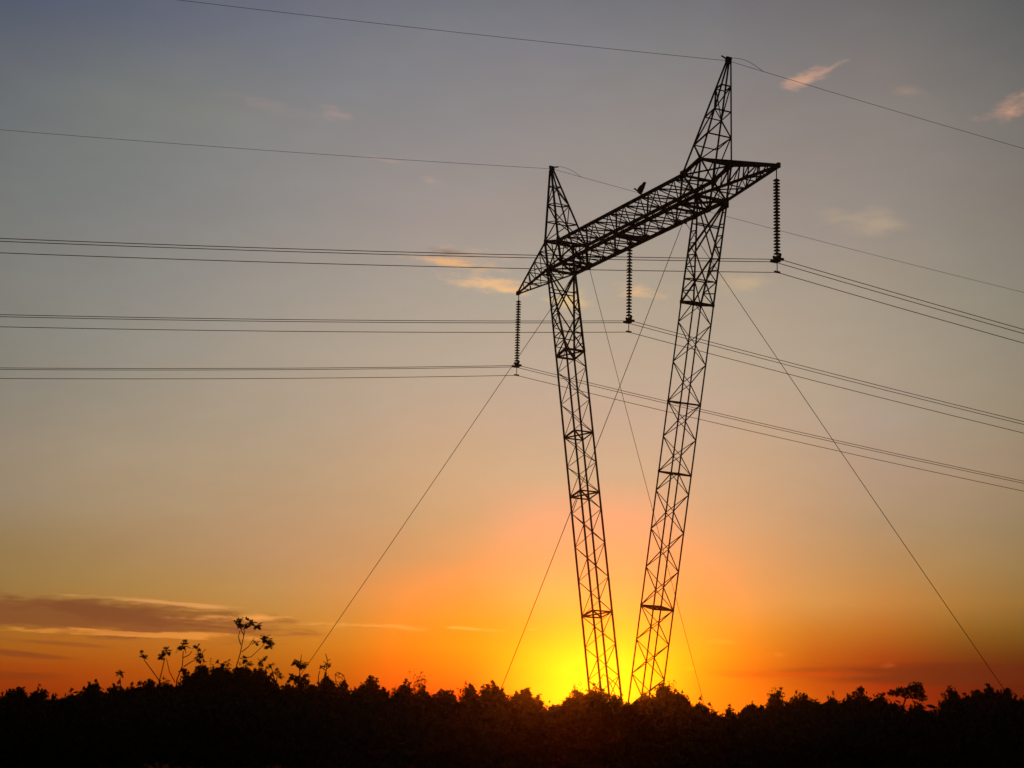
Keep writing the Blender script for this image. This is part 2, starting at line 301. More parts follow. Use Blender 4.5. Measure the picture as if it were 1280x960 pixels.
# ------------------------------------------------------------------ ground
g = MB(); n = 60; ext = 1150
idx = {}
def gh(x, y):
    return -.35 + .22 * math.sin(x * .05 + 1) * math.cos(y * .043) + .1 * math.sin(x * .21 + y * .17)
xs = [math.copysign(abs(t) ** 1.8, t) * ext for t in np.linspace(-1, 1, n)]
vs = [(x, y, min(0, gh(x, y) * min(1, (abs(x) + abs(y)) / 60)) if abs(x) < 300 and abs(y) < 300 else 0) for y in xs for x in xs]
g.add(vs, [(j * n + i, j * n + i + 1, (j + 1) * n + i + 1, (j + 1) * n + i) for j in range(n - 1) for i in range(n - 1)])
go = g.build('ground', SOIL, smooth=True); tag(go, kind='structure')

# ------------------------------------------------------------------ haze
hz = MB(); hz.box((0, 0, 30), 2400, 2400, 63)
ho = hz.build('haze', bpy.data.materials.new('haze')); tag(ho, kind='stuff'); ho['label'] = 'thin warm evening haze over the whole scrubland'
hm = ho.data.materials[0]; hm.use_nodes = True; hm.node_tree.nodes.remove(hm.node_tree.nodes['Principled BSDF'])
pv = hm.node_tree.nodes.new('ShaderNodeVolumePrincipled'); pv.inputs['Color'].default_value = (1, .84, .55, 1); pv.inputs['Density'].default_value = HAZE; pv.inputs['Anisotropy'].default_value = .95
hm.node_tree.links.new(pv.outputs[0], hm.node_tree.nodes['Material Output'].inputs['Volume'])

# ------------------------------------------------------------------ the tower (local frame: X along crossarm, Y along line)
CX, CY, PSI = 6.7492, 91.8629, -1.1047
XT, ZT = 14.38, 30.52; XI, XO, WT = 7.126, 8.875, 1.009; ZB, ZP, ZQ = 30.52, 32.066, 32.457
ZA, XA = 37.87, 10.087; XF = 1.253; WB, XOB, XIB = .954, 8.469, 6.75
TP = Matrix.Translation((CX, CY, 0)) @ Matrix.Rotation(PSI, 4, 'Z')
def TW(x, y, z): return TP @ Vector((x, y, z))
tower = empty('transmission_tower', (CX, CY, 0), PSI)
tag(tower, 'tall dark steel lattice pylon on two slanting columns with a long horizontal crossarm', 'pylon')
V = Vector
def lerp(a, b, t): return V(a) + (V(b) - V(a)) * t

def zigzag(mb, A0, A1, B0, B1, n, w, cross=False, posts=False, start=0, flip=0):
    """lacing between chord A0-A1 and chord B0-B1"""
    for i in range(n):
        t0, t1 = i / n, (i + 1) / n
        a0, a1, b0, b1 = lerp(A0, A1, t0), lerp(A0, A1, t1), lerp(B0, B1, t0), lerp(B0, B1, t1)
        if cross: mb.bar(a0, b1, w, flip=flip); mb.bar(b0, a1, w, flip=1 - flip)
        elif (i + start) % 2: mb.bar(b0, a1, w, flip=flip)
        else: mb.bar(a0, b1, w, flip=flip)
        if posts and i: mb.bar(a0, b0, w, flip=flip)

# columns
HA = .64
def plate(par, c, dx, dy, dz):
    gp = MB(); gp.box(c, dx, dy, dz); gp.build('gusset_plate', STEEL, par)
for sx in (-1, 1):
    foot = V((sx * XF, 0, .25)); topc = V((sx * (XOB - .05), 0, ZB)); ax = (topc - foot).normalized()
    ux = V((0, 1, 0)).cross(ax).normalized() * 1.0; uy = V((0, 1, 0))
    def cz(z): return foot + ax * ((z - foot.z) / ax.z)
    def corner(z, i, j, h=HA, hy=None): return cz(z) + ux * (i * h) + uy * (j * (hy or h))
    lv = [3.2, 8.7, 12.2, 15.85, 19.6, 24.9]
    ch = MB()
    for i in (-1, 1):
        for j in (-1, 1):
            ch.bar(foot + ux * i * .06 + uy * j * .06, corner(lv[0], i, j), .12)
            ch.bar(corner(lv[0], i, j), corner(lv[-1], i, j), .08)
            ch.bar(corner(lv[-1], i, j), V((sx * XOB + i * .09, j * WB, ZB)), .09)
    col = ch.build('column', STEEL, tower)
    col['label'] = 'nearer right column' if sx > 0 else 'farther left column'
    lc = MB()
    segs = [(3.2, 8.7, 6), (8.7, 15.85, 7), (15.85, 19.6, 4), (19.6, 24.9, 5)]
    for k, (z0, z1, nn) in enumerate(segs):
        for j in (-1, 1):
            zigzag(lc, corner(z0, -1, j), corner(z1, -1, j), corner(z0, 1, j), corner(z1, 1, j), nn, .036, start=(j > 0))
            zigzag(lc, corner(z0, j, -1), corner(z1, j, -1), corner(z0, j, 1), corner(z1, j, 1), nn, .036, start=(j > 0))
    # tapering head: long crossed bracing on the wide faces, stepped ladder lacing on the narrow ones
    for i in (-1, 1):
        a0, a1 = corner(24.9, i, -1), V((sx * XOB + i * .09, -WB, ZB)); b0, b1 = corner(24.9, i, 1), V((sx * XOB + i * .09, WB, ZB))
        lc.bar(a0, lerp(b0, b1, .47), .07); lc.bar(b0, lerp(a0, a1, .47), .07, flip=1)
        lc.bar(lerp(a0, a1, .47), b1, .08); lc.bar(lerp(b0, b1, .47), a1, .08, flip=1)
        lc.bar(lerp(a0, a1, .22), lerp(b0, b1, .22), .05); lc.bar(lerp(a0, a1, .74), lerp(b0, b1, .74), .05)
    for j in (-1, 1):
        a0, a1 = corner(24.9, -1, j), V((sx * XOB - .09, j * WB, ZB)); b0, b1 = corner(24.9, 1, j), V((sx * XOB + .09, j * WB, ZB))
        n_ = 9
        for k in range(n_):
            t0, t1 = k / n_, (k + .5) / n_
            if k: lc.bar(lerp(a0, a1, t0), lerp(b0, b1, t0), .04)
            if k < 6:
                lc.bar(lerp(a0, a1, t0) if k % 2 else lerp(b0, b1, t0), lerp(b0, b1, (k + 1) / n_) if k % 2 else lerp(a0, a1, (k + 1) / n_), .04)
    bs = MB()
    for i in (-1, 1):
        for j in (-1, 1): bs.bar(foot + ux * i * .06 + uy * j * .06 + ax * .1, foot + ux * i * .06 - uy * j * .0 + ax * .1 + V((0, 0, .05)), .05)
    for k in range(3):
        t0, t1 = k / 3, (k + 1) / 3
        for j in (-1, 1):
            lc.bar(lerp(foot, corner(lv[0], -1, j), t0), lerp(foot, corner(lv[0], 1, j), t1), .05)
            lc.bar(lerp(foot, corner(lv[0], j, -1), t0), lerp(foot, corner(lv[0], j, 1), t1), .05)
    lc.build('lacing', STEEL, col)
    for z in (3.2, 8.7, 15.85, 19.6, 24.9):
        dp = MB(); w = .075 if z < 24 else .11
        cs = [corner(z, i, j) for i, j in ((-1, -1), (1, -1), (1, 1), (-1, 1))]
        for k in range(4): dp.bar(cs[k], cs[(k + 1) % 4], w)
        dp.bar(cs[0], cs[2], .06); dp.bar(cs[1], cs[3], .06)
        for c in cs: dp.box(c, .2 if z > 24 else .14, .03, .22 if z > 24 else .16)
        dp.build('diaphragm', STEEL, col)
    # gusset plates at the head
    for j in (-1, 1): plate(col, (sx * XOB, j * (WB + .02), ZB - .12), .42, .035, .6)
    fb = MB(); fb.lathe([(.0, -.4), (.55, -.4), (.5, .0), (.34, .18), (.16, .26), (0, .26)], (sx * XF, 0, 0)); fb.build('footing', CONC, tower)

# crossarm beam
cb = MB()
for j in (-1, 1):
    cb.bar((-XOB, j * WB, ZB), (XOB, j * WB, ZB), .14)
    cb.bar((-XI, j * WT, ZP), (XI, j * WT, ZP), .13, flip=1)
    for sx in (-1, 1): cb.bar((sx * XI, j * WT, ZP), (sx * XO, j * WT, ZQ), .14)
    for sx in (-1, 1):
        cb.bar((sx * XIB, j * WB, ZB), (sx * XI, j * WT, ZP), .11)
        cb.bar((sx * XOB, j * WB, ZB), (sx * XO, j * WT, ZQ), .11)
for sx in (-1, 1):
    cb.bar((sx * XI, -WT, ZP), (sx * XI, WT, ZP), .10); cb.bar((sx * XO, -WT, ZQ), (sx * XO, WT, ZQ), .10)
    cb.bar((sx * XIB, -WB, ZB), (sx * XIB, WB, ZB), .12); cb.bar((sx * XOB, -WB, ZB), (sx * XOB, WB, ZB), .13)
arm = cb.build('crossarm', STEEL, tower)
bl = MB(); NP = 16
for j in (-1, 1):
    zigzag(bl, (-XIB, j * WB, ZB), (XIB, j * WB, ZB), (-XI, j * WT, ZP), (XI, j * WT, ZP), NP, .055, start=0)
    for k in (4, 8, 12): bl.bar(lerp((-XIB, j * WB, ZB), (XIB, j * WB, ZB), k / NP), lerp((-XI, j * WT, ZP), (XI, j * WT, ZP), k / NP), .09)
    for sx in (-1, 1):
        bl.bar((sx * XIB, j * WB, ZB), (sx * XO, j * WT, ZQ), .07); bl.bar((sx * XOB, j * WB, ZB), (sx * XI, j * WT, ZP), .08, flip=1)
        bl.bar((sx * (XIB + XOB) / 2, j * WB, ZB), (sx * (XI + XO) / 2, j * WT, (ZP + ZQ) / 2), .05)
for (w, z, xx, zz) in ((WB, ZB, XIB, ZB), (WT, ZP, XI, ZP)):
    zigzag(bl, (-xx, -w, z), (xx, -w, z), (-xx, w, z), (xx, w, z), NP, .05, posts=True, start=(z > 31))
for k in (4, 8, 12):
    a, b = lerp((-XIB, -WB, ZB), (XIB, -WB, ZB), k / NP), lerp((-XI, WT, ZP), (XI, WT, ZP), k / NP)
    bl.bar(a, b, .05)
    a, b = lerp((-XIB, WB, ZB), (XIB, WB, ZB), k / NP), lerp((-XI, -WT, ZP), (XI, -WT, ZP), k / NP)
    bl.bar(a, b, .05)
for sx in (-1, 1):
    bl.bar((sx * XIB, -WB, ZB), (sx * XOB, WB, ZB), .09); bl.bar((sx * XIB, WB, ZB), (sx * XOB, -WB, ZB), .09, flip=1)
    bl.bar((sx * XI, -WT, ZP), (sx * XO, WT, ZQ), .06); bl.bar((sx * XI, WT, ZP), (sx * XO, -WT, ZQ), .06)
    bl.bar((sx * XIB, -WB, ZB), (sx * XI, WT, ZP), .06); bl.bar((sx * XIB, WB, ZB), (sx * XI, -WT, ZP), .06)
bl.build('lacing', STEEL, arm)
for sx in (-1, 1):
    for j in (-1, 1):
        plate(arm, (sx * XI, j * (WT + .02), ZP), .42, .03, .5); plate(arm, (sx * XO, j * (WT + .02), ZQ), .26, .03, .3)
        plate(arm, (sx * XIB, j * (WB + .02), ZB + .06), .42, .03, .42)
for x in np.linspace(-XIB, XIB, 9)[1:-1]:
    for j in (-1, 1): plate(arm, (x, j * (WB + .02), ZB + .03), .24, .02, .2)
# solid hanger beam in the middle that carries the centre string
hg = MB()
for dx in (-.16, .16): hg.bar((dx - .1, -WB - .05, ZB + .05), (dx - .1, WB + .05, ZB + .05), .16, ang=False)
hg.box((-.1, 0, ZB - .02), .3, 2 * WB, .05)
hg.bar((-.1, 0, ZB), (-.1, 0, ZB - .3), .07, ang=False)
hg.build('hanger_beam', STEEL, arm)
# tapering arm ends
for sx in (-1, 1):
    te = MB(); tip = V((sx * XT, 0, ZT))
    ends = {}
    for j in (-1, 1):
        ends[('t', j)] = (V((sx * XO, j * WT, ZQ)), tip + V((0, j * .06, .07))); ends[('b', j)] = (V((sx * XOB, j * WB, ZB)), tip + V((0, j * .06, -.05)))
    for a, b in ends.values(): te.bar(a, b, .10)
    te.box(tip + V((sx * .08, 0, 0)), .36, .16, .26)
    t_ob = te.build('arm_end', STEEL, tower)
    tl = MB(); nn = 5
    def E_(k, t): a, b = ends[k]; return lerp(a, b, t)
    for i in range(nn):
        t0, t1 = i / nn, (i + 1) / nn * .98
        for j in (-1, 1):
            if i: tl.bar(E_(('t', j), t0), E_(('b', j), t0), .045)
            if i < nn - 1: tl.bar(E_(('b', j), t0), E_(('t', j), t1), .05)
        for q in ('t', 'b'):
            if i: tl.bar(E_((q, -1), t0), E_((q, 1), t0), .045)
            if i < nn - 1: tl.bar(E_((q, -1 if i % 2 else 1), t0), E_((q, 1 if i % 2 else -1), t1), .045)
    tl.build('lacing', STEEL, t_ob)
# earth-wire peaks
for sx in (-1, 1):
    apex = V((sx * XA, 0, ZA))
    base = [V((sx * XI, -WT, ZP)), V((sx * XO, -WT, ZQ)), V((sx * XO, WT, ZQ)), V((sx * XI, WT, ZP))]
    topc = [apex + V((-.09 * sx, -.09, -.1)), apex + V((.09 * sx, -.09, -.1)), apex + V((.09 * sx, .09, -.1)), apex + V((-.09 * sx, .09, -.1))]
    pk = MB()
    for a, b in zip(base, topc): pk.bar(a, b, .085)
    po = pk.build('earth_wire_peak', STEEL, tower)
    pl = MB(); lev = [0, .27, .52, .77]
    for k in range(4):
        c0 = [lerp(base[q], topc[q], lev[k]) for q in range(4)]
        if k:
            for q in range(4): pl.bar(c0[q], c0[(q + 1) % 4], .055)
        if k < 3:
            c1 = [lerp(base[q], topc[q], lev[k + 1]) for q in range(4)]
            for q in range(4):
                if (q + k) % 2: pl.bar(c0[q], c1[(q + 1) % 4], .055)
                else: pl.bar(c0[(q + 1) % 4], c1[q], .055)
    pl.build('lacing', STEEL, po)
    cp = MB(); cp.box(apex, .26, .26, .28); cp.box(apex + V((sx * .05, 0, .16)), .12, .34, .12)
    cp.bar(apex + V((0, -.1, .1)), apex + V((0, -.45 * sx, .22)), .05, ang=False)
    cp.build('peak_cap', STEEL, po)
def guy_ring(x, y):
    gpl = MB(); gpl.box((x, y, ZB - .1), .1, .1, .2)
    if y == 0: gpl.bar((x, -WB, ZB), (x, WB, ZB), .1)
    gpl.build('guy_bracket', STEEL, tower)
guys = [(-6.0, 0., -17.0, -16.3, 'leftmost guy wire, falling from the crossarm to the umbrella-like plant in the scrub'),
        (-6.55, WB, -17.1, 18.0, 'guy wire from the left half of the crossarm passing down behind the right column'),
        (6.0, 0., 16.5, 17.5 * -1, 'guy wire from the right half of the crossarm passing down behind the left column'),
        (4.45, WB, 14.9, 18.0, 'rightmost guy wire, slanting from the crossarm to the big clump at the lower right')]
for gx, gy, *_ in guys: guy_ring(gx, gy)

# ------------------------------------------------------------------ guy wires
for x0, y0, x1, y1, lab in guys:
    a, b = TW(x0, y0, ZB - .15), TW(x1, y1, -.1)
    gm = MB(); o = a.copy()
    pts = []
    for i in range(25):
        t = i / 24; p = a.lerp(b, t); p.z -= .35 * 4 * t * (1 - t) * .35; pts.append(p - b)
    gm.tube(pts, .017, 6)
    root = gm.build('guy_wire', CABLE); root.location = b
    tag(root, lab, 'guy wire', 'guy wires of the pylon')
    an = MB(); an.lathe([(0, -.3), (.4, -.3), (.36, .12), (0, .14)]); an.build('anchor_block', CONC, root)

# ------------------------------------------------------------------ insulator strings
def insulator(x, zt, n, top, lab):
    root = empty('insulator_string', TW(x, 0, zt), PSI); tag(root, lab, 'insulator', 'insulator strings under the crossarm')
    lk = MB(); lk.tube([(0, 0, 0), (0, 0, -top)], .028, 6); lk.tube([(0, 0, -top), (0, 0, -4.78)], .035, 8); lk.build('hanging_rod', STEEL, root)
    pitch = (4.62 - top) / n
    for i in range(n):
        d = MB(); d.lathe([(.04, 0), (.075, -.01), (.085, -.045), (.165, -.075), (.185, -.10), (.15, -.10), (.06, -.115), (.04, -.14)], (0, 0, 0), 12)
        o = d.build('disc', GLASSM, root, True) if i == 0 and not hasattr(insulator, 'me') else None
        if o: insulator.me = o.data
        else: o = bpy.data.objects.new('disc', insulator.me); COL.objects.link(o); o.parent = root
        o.location = (0, 0, -top - i * pitch)
    y = MB(); zc = -4.78
    y.box((0, 0, zc), .62, .05, .26); y.box((0, 0, zc - .12), .16, .34, .12)
    for dx in (-.26, .26): y.box((dx, 0, zc - .1), .12, .4, .12); y.lathe([(.0, .1), (.07, .06), (.08, 0), (.05, -.06), (0, -.08)], (dx, 0, zc + .12), 8)
    y.build('yoke_plate', STEEL, root)
    cl = MB(); cl.tube([(0, 0, zc - .1), (0, 0, zc - .72)], .022, 6); cl.box((0, 0, zc - .72), .08, .34, .09); cl.build('lower_clamp', STEEL, root)
insulator(XT, ZT - .12, 24, .55, 'long string of ribbed insulator discs hanging from the right tip of the crossarm')
insulator(-.1, ZB - .30 + .12, 24, .12, 'string of ribbed insulator discs hanging under the middle of the crossarm, between the two columns')
insulator(-XT, ZT - .12, 24, .42, 'string of ribbed insulator discs hanging from the left tip of the crossarm')

# ------------------------------------------------------------------ conductors and earth wires
def wire_pts(x, z, off, ang, s_l, c_l, s_r, c_r, len_l=190, len_r=360):
    pts = []
    for y in list(np.linspace(len_l, 8, 60)) + list(np.linspace(7, .4, 10)):
        pts.append(TW(x + off[0] - y * math.sin(ang[0]), -y * math.cos(ang[0]), z + off[1] - s_l * y + c_l * y * y))
    pts.append(TW(x + off[0], 0, z + off[1] - .004))
    for y in list(np.linspace(.4, 7, 10)) + list(np.linspace(8, len_r, 90)):
        pts.append(TW(x + off[0] + y * math.sin(ang[1]), y * math.cos(ang[1]), z + off[1] - s_r * y + c_r * y * y))
    return pts
A2 = (R(16), R(18))
def wire(name, pts, rad, lab, cat, group):
    w = MB(); o = pts[len(pts) // 2 - 10]; w.tube([p - o for p in pts], rad, 5)
    ob = w.build(name, CABLE); ob.location = o; return tag(ob, lab, cat, group)
zr = 4.78 + .12
for (x, zt, sl_, sr_, nm) in ((XT, ZT - .12, .072, .222, 'uppermost'), (-.1, ZB - .18, .080, .203, 'middle'), (-XT, ZT - .12, .088, .186, 'lowest')):
    hang = {'uppermost': 'at the right tip of the crossarm', 'middle': 'under the middle of the crossarm', 'lowest': 'at the left tip of the crossarm'}[nm]
    for off, w_ in (((-.26, -4.9), 'upper left'), ((.26, -4.9), 'upper right'), ((0, -5.52), 'lower')):
        wire('conductor', wire_pts(x, zt, off, A2, sl_, 4e-4, sr_, 5e-4), .019, f'{w_} wire of the bundle hung {hang}', 'power line', 'power conductors strung through the pylon')
for sx, sl_, sr_ in ((1, .008, .222), (-1, .036, .205)):
    lab = 'thin earth wire over the taller-looking right peak' if sx > 0 else 'thin earth wire over the smaller-looking left peak'
    wire('earth_wire', wire_pts(sx * XA, ZA, (0, .02), A2, sl_, 4e-4, sr_, 5.5e-4), .012, lab, 'earth wire', 'earth wires over the peaks')
    # bonding lead looping from the cap to the wire
    p = []
    for i in range(11):
        t = i / 10; y = .2 + 1.8 * t
        p.append(TW(sx * XA + y * math.sin(A2[1]), y * math.cos(A2[1]), ZA + .2 * (1 - t) - sr_ * y * t + .14 * math.sin(math.pi * t) * (1 - t * .4)) - TW(sx * XA, 0, ZA))
    bl_ = MB(); bl_.tube(p, .012, 5); b_ = bl_.build('bonding_lead', CABLE); b_.location = TW(sx * XA, 0, ZA)
    tag(b_, f'short curved lead joining the {"right" if sx > 0 else "left"} peak to its earth wire', 'cable', 'bonding leads at the peaks')

# ------------------------------------------------------------------ bird on the beam
def bird():
    # x along the beam, z up; faces away to the upper right, tail to the left
    root = MB()
    prof = [(-.08, -.02, .06, .05), (-.10, .06, .095, .08), (-.085, .15, .115, .10), (-.05, .25, .115, .10), (.01, .35, .105, .09), (.06, .43, .082, .07), (.09, .475, .066, .055), (.115, .52, .066, .055), (.14, .56, .062, .052), (.15, .595, .04, .035), (.152, .605, .005, .005)]
    n = 10; vs = []
    for x, z, rx, ry in prof:
        for k in range(n):
            a = 2 * math.pi * k / n; vs.append((x + rx * math.cos(a) * 1.25, ry * 1.2 * math.sin(a), z + rx * math.cos(a) * -.4))
    fs = [(i * n + k, i * n + (k + 1) % n, (i + 1) * n + (k + 1) % n, (i + 1) * n + k) for i in range(len(prof) - 1) for k in range(n)] + [tuple(range(n))[::-1], tuple(range((len(prof) - 1) * n, len(prof) * n))]
    root.add(vs, fs)
    # beak
    root.add([(.17, -.012, .56), (.17, .012, .56), (.17, 0, .585), (.235, 0, .545)], [(0, 1, 2), (0, 3, 1), (1, 3, 2), (2, 3, 0)])
    # tail, raised to the left with a small curl at its tip
    t = [(-.04, .0, .06), (-.14, .05, .055), (-.23, .12, .05), (-.31, .19, .045), (-.36, .235, .04), (-.41, .225, .03)]
    vs = []
    for x, z, w in t: vs += [(x, -w, z), (x, w, z), (x + .03, w, z + .055), (x + .03, -w, z + .055)]
    root.add(vs, [(i * 4 + k, i * 4 + (k + 1) % 4, (i + 1) * 4 + (k + 1) % 4, (i + 1) * 4 + k) for i in range(len(t) - 1) for k in range(4)] + [(3, 2, 1, 0), tuple(range(20, 24))])
    # legs
    for y in (-.04, .04): root.tube([(-.07, y, .02), (-.06, y, -.12)], .014, 5)
    return root
bx = MB()
best = min(((abs(640 + FPX * (TW(x, -WT, ZP) - V((0, 0, EYE))).dot(CR) / (TW(x, -WT, ZP) - V((0, 0, EYE))).dot(FWD) - 802), x) for x in np.arange(-8, 8, .05)))[1]
bo = bird().build('bird', FEATHER, smooth=True); bo.location = TW(best, -WT, ZP + .17); bo.rotation_euler = (0, 0, R(-8)); bo.scale = (1.16,) * 3
tag(bo, 'small dark bird perched on the top edge of the crossarm', 'bird')

# ------------------------------------------------------------------ vegetation
def leaf_cloud(centers, radii, counts, size, seed, flat=1., spread=1.):
    """many small folded leaves through a set of ellipsoid clumps -> (verts, faces)"""
    r = np.random.default_rng(seed); P = []
    for c, rad, k in zip(centers, radii, counts):
        d = r.normal(size=(k, 3)); d /= np.linalg.norm(d, axis=1)[:, None]
        q = r.random(k) ** .45 * (1 + .10 * np.minimum(r.normal(size=k) ** 2, 2.5) * (r.random(k) < .3))
        P.append(np.array(c) + d * q[:, None] * np.array(rad) * (1 + np.clip(r.normal(size=(k, 1)), -1.5, 1.5) * .06))
    P = np.concatenate(P); k = len(P)
    u = r.normal(size=(k, 3)); u /= np.linalg.norm(u, axis=1)[:, None]
    w = r.normal(size=(k, 3)); v = np.cross(u, w); v /= np.linalg.norm(v, axis=1)[:, None]
    s = size * (.6 + .8 * r.random((k, 1)))
    q = np.stack([P - u * s, P + v * s * .38, P + u * s, P - v * s * .38], 1).reshape(-1, 3)
    return q, k
def mesh_quads(name, verts, k, mt, parent=None, extra=None):
    me = bpy.data.meshes.new(name)
    me.vertices.add(len(verts)); me.vertices.foreach_set('co', verts.astype(np.float32).ravel())
    me.loops.add(k * 4); me.loops.foreach_set('vertex_index', np.arange(k * 4, dtype=np.int32))
    me.polygons.add(k); me.polygons.foreach_set('loop_start', np.arange(0, k * 4, 4, dtype=np.int32)); me.update(calc_edges=True)
    me.materials.append(mt); o = bpy.data.objects.new(name, me); COL.objects.link(o); o.parent = parent; return o

def shrub(px, py, hw, Yd, seed, lab, kind='dense', leaf=.085, name='shrub', cat='shrub', group='scrub along the skyline'):
    """px,py: where its top shows; hw: half width in photo pixels; Yd: distance"""
    r = random.Random(seed); top = at(px, py, Yd); mpp = Yd / FPX / c_ * 1.0
    H = top.z; w = hw * mpp * 1.0
    root = empty(name, (top.x, Yd, -.05)); tag(root, lab, cat, group)
    st = MB(); cs, rs, ks = [], [], []
    dens = {'dense': 1., 'loose': .5}[kind]
    W_ = max(w, .38) * r.uniform(1.0, 1.3)
    nclump = int(9 + 5 * W_)
    for i in range(nclump):
        x = 0. if i == 0 else r.uniform(-1, 1) * W_
        env = H * (1 - r.choice((.12, .2, .3)) * abs(x / W_) ** 2.2) * (1. if i == 0 else r.uniform(.84, 1.0))
        rad = r.uniform(.13, .36) if kind == 'dense' else r.uniform(.10, .22)
        rad = min(rad, W_ * .6); y = r.uniform(-.7, .7) * W_
        h = env - rad
        cs.append((x, y, h)); rs.append((rad * 1.15, rad * 1.15, rad)); ks.append(int(dens * (50 + 2300 * rad * rad)))
        # body of this limb, continuous down to the ground
        hh = h - rad * .9
        while hh > .2:
            rb = min(W_ * .8, .34 + .12 * (h - hh)) * r.uniform(.85, 1.15)
            cs.append((x * .85 + r.uniform(-.1, .1), y * .85, hh)); rs.append((rb * 1.1, rb * 1.1, rb * .95)); ks.append(int(max(dens, .6) * (40 + 420 * rb * rb)))
            hh -= rb * .95
        if r.random() < .45:      # thin shoot with a few leaves standing out of the crown
            sh = r.uniform(.12, .42); lean = r.uniform(-.18, .18); p0 = V((x, y, h + rad * .5)); p1 = p0 + V((lean * .4, 0, (rad + sh) * .5)); p2 = p0 + V((lean, 0, rad * .5 + sh))
            st.tube([p0, p1, p2], [.009, .007, .003], 4)
            for q_ in range(r.randint(3, 7)):
                p_ = p1.lerp(p2, r.random()); cs.append((p_.x + r.uniform(-.06, .06), p_.y, p_.z)); rs.append((.05, .05, .05)); ks.append(r.randint(1, 4))
        base = (x * .2, y * .2, 0); mid = (x * .6 + r.uniform(-.08, .08), y * .6, h * .5)
        st.tube([base, mid, (x, y, h)], [.035, .025, .014], 5)
        for _ in range(4 if kind == 'dense' else 7):
            a = r.uniform(0, 6.28); e = r.uniform(.2, 1.45); L_ = rad * r.uniform(1.0, 1.75)
            d = V((math.cos(a) * math.cos(e), math.sin(a) * math.cos(e), math.sin(e)))
            q = V((x, y, h)) + d * L_
            st.tube([V((x, y, h)), V((x, y, h)) + d * L_ * .55 + V((r.uniform(-.03, .03), 0, 0)), q], [.010, .007, .003], 4)
            cs.append(tuple(q - d * .04)); rs.append((.07, .07, .08)); ks.append(r.randint(3, 12))
    v, k = leaf_cloud(cs, rs, ks, leaf, seed)
    v[:, 2] = np.maximum(v[:, 2], .02)
    mesh_quads('foliage', v, k, LEAF if seed % 2 else LEAF2, root)
    st.build('stem', BARK, root)
    return root

def palmate(mb, p, d, size, r):
    """one hand-shaped leaf with pointed lobes, hanging from point p in direction d"""
    d = V(d).normalized(); s = d.cross(V((r.uniform(-.4, .4), r.uniform(-.4, .4), 1))).normalized(); nrm = d.cross(s)
    vs = [V(p)]; lobes = 7; fs = []
    for i in range(lobes):
        a = R(-125 + 250 * i / (lobes - 1)); L_ = size * (1 - .35 * abs(i - 3) / 3) * r.uniform(.85, 1.1)
        tipv = V(p) + (d * math.cos(a) + s * math.sin(a)) * L_ - nrm * L_ * .15
        a2 = a + R(20.8); k = size * .33
        m1 = V(p) + (d * math.cos(a - R(21)) + s * math.sin(a - R(21))) * L_ * .55; m2 = V(p) + (d * math.cos(a + R(21)) + s * math.sin(a + R(21))) * L_ * .55
        b = len(vs); vs += [m1, tipv, m2]; fs.append((0, b, b + 1, b + 2))
        if i < lobes - 1:
            pass
    mb.add(vs, fs)
def tuft(lm, sm, c, size, r, n=9):
    for i in range(n):
        a = r.uniform(0, 6.28); e = r.uniform(-1.0, 1.1)
        d = V((math.cos(a) * math.cos(e), math.sin(a) * math.cos(e), math.sin(e)))
        q = V(c) + d * size * r.uniform(.15, .75)
        sm.tube([c, q], [.009, .006], 4)
        dd = d + V((0, 0, -.45)); palmate(lm, q, dd, size * r.uniform(.5, .8), r)
def stalk_plant(Yd, paths, tufts, lab, seed, name='broadleaf_plant', cat='plant', group='tall broad-leaved plants above the scrub'):
    """paths: lists of (px, py); tufts: (px, py, radius px)"""
    r = random.Random(seed); bx_, by_ = paths[0][0]; base = at(bx_, by_, Yd)
    root = empty(name, (base.x, Yd, 0)); tag(root, lab, cat, group)
    def loc(px, py, dy=0.): p = at(px, py, Yd + dy); return V((p.x - base.x, p.y - Yd, p.z))
    mpp = Yd / FPX / c_; lm, sm = MB(), MB()
    for i, pa in enumerate(paths):
        dy = 0 if i == 0 else r.uniform(-.25, .25)
        pts = [loc(a, b, dy * (k / max(1, len(pa) - 1))) for k, (a, b) in enumerate(pa)]
        if i == 0: pts = [V((0, 0, 0))] + [V((pts[0].x, 0, pts[0].z * .6))] + pts
        n = len(pts); r0 = .034 if i == 0 else .024
        sm.tube(pts, [r0 * (1 - .45 * k / (n - 1)) for k in range(n)], 6)
    for (a, b, rp) in tufts: tuft(lm, sm, loc(a, b, r.uniform(-.15, .15)), rp * mpp, r, 12)
    sm.build('stem', BARK, root)
    if lm.v: lm.build('foliage', LEAF, root)
    return root

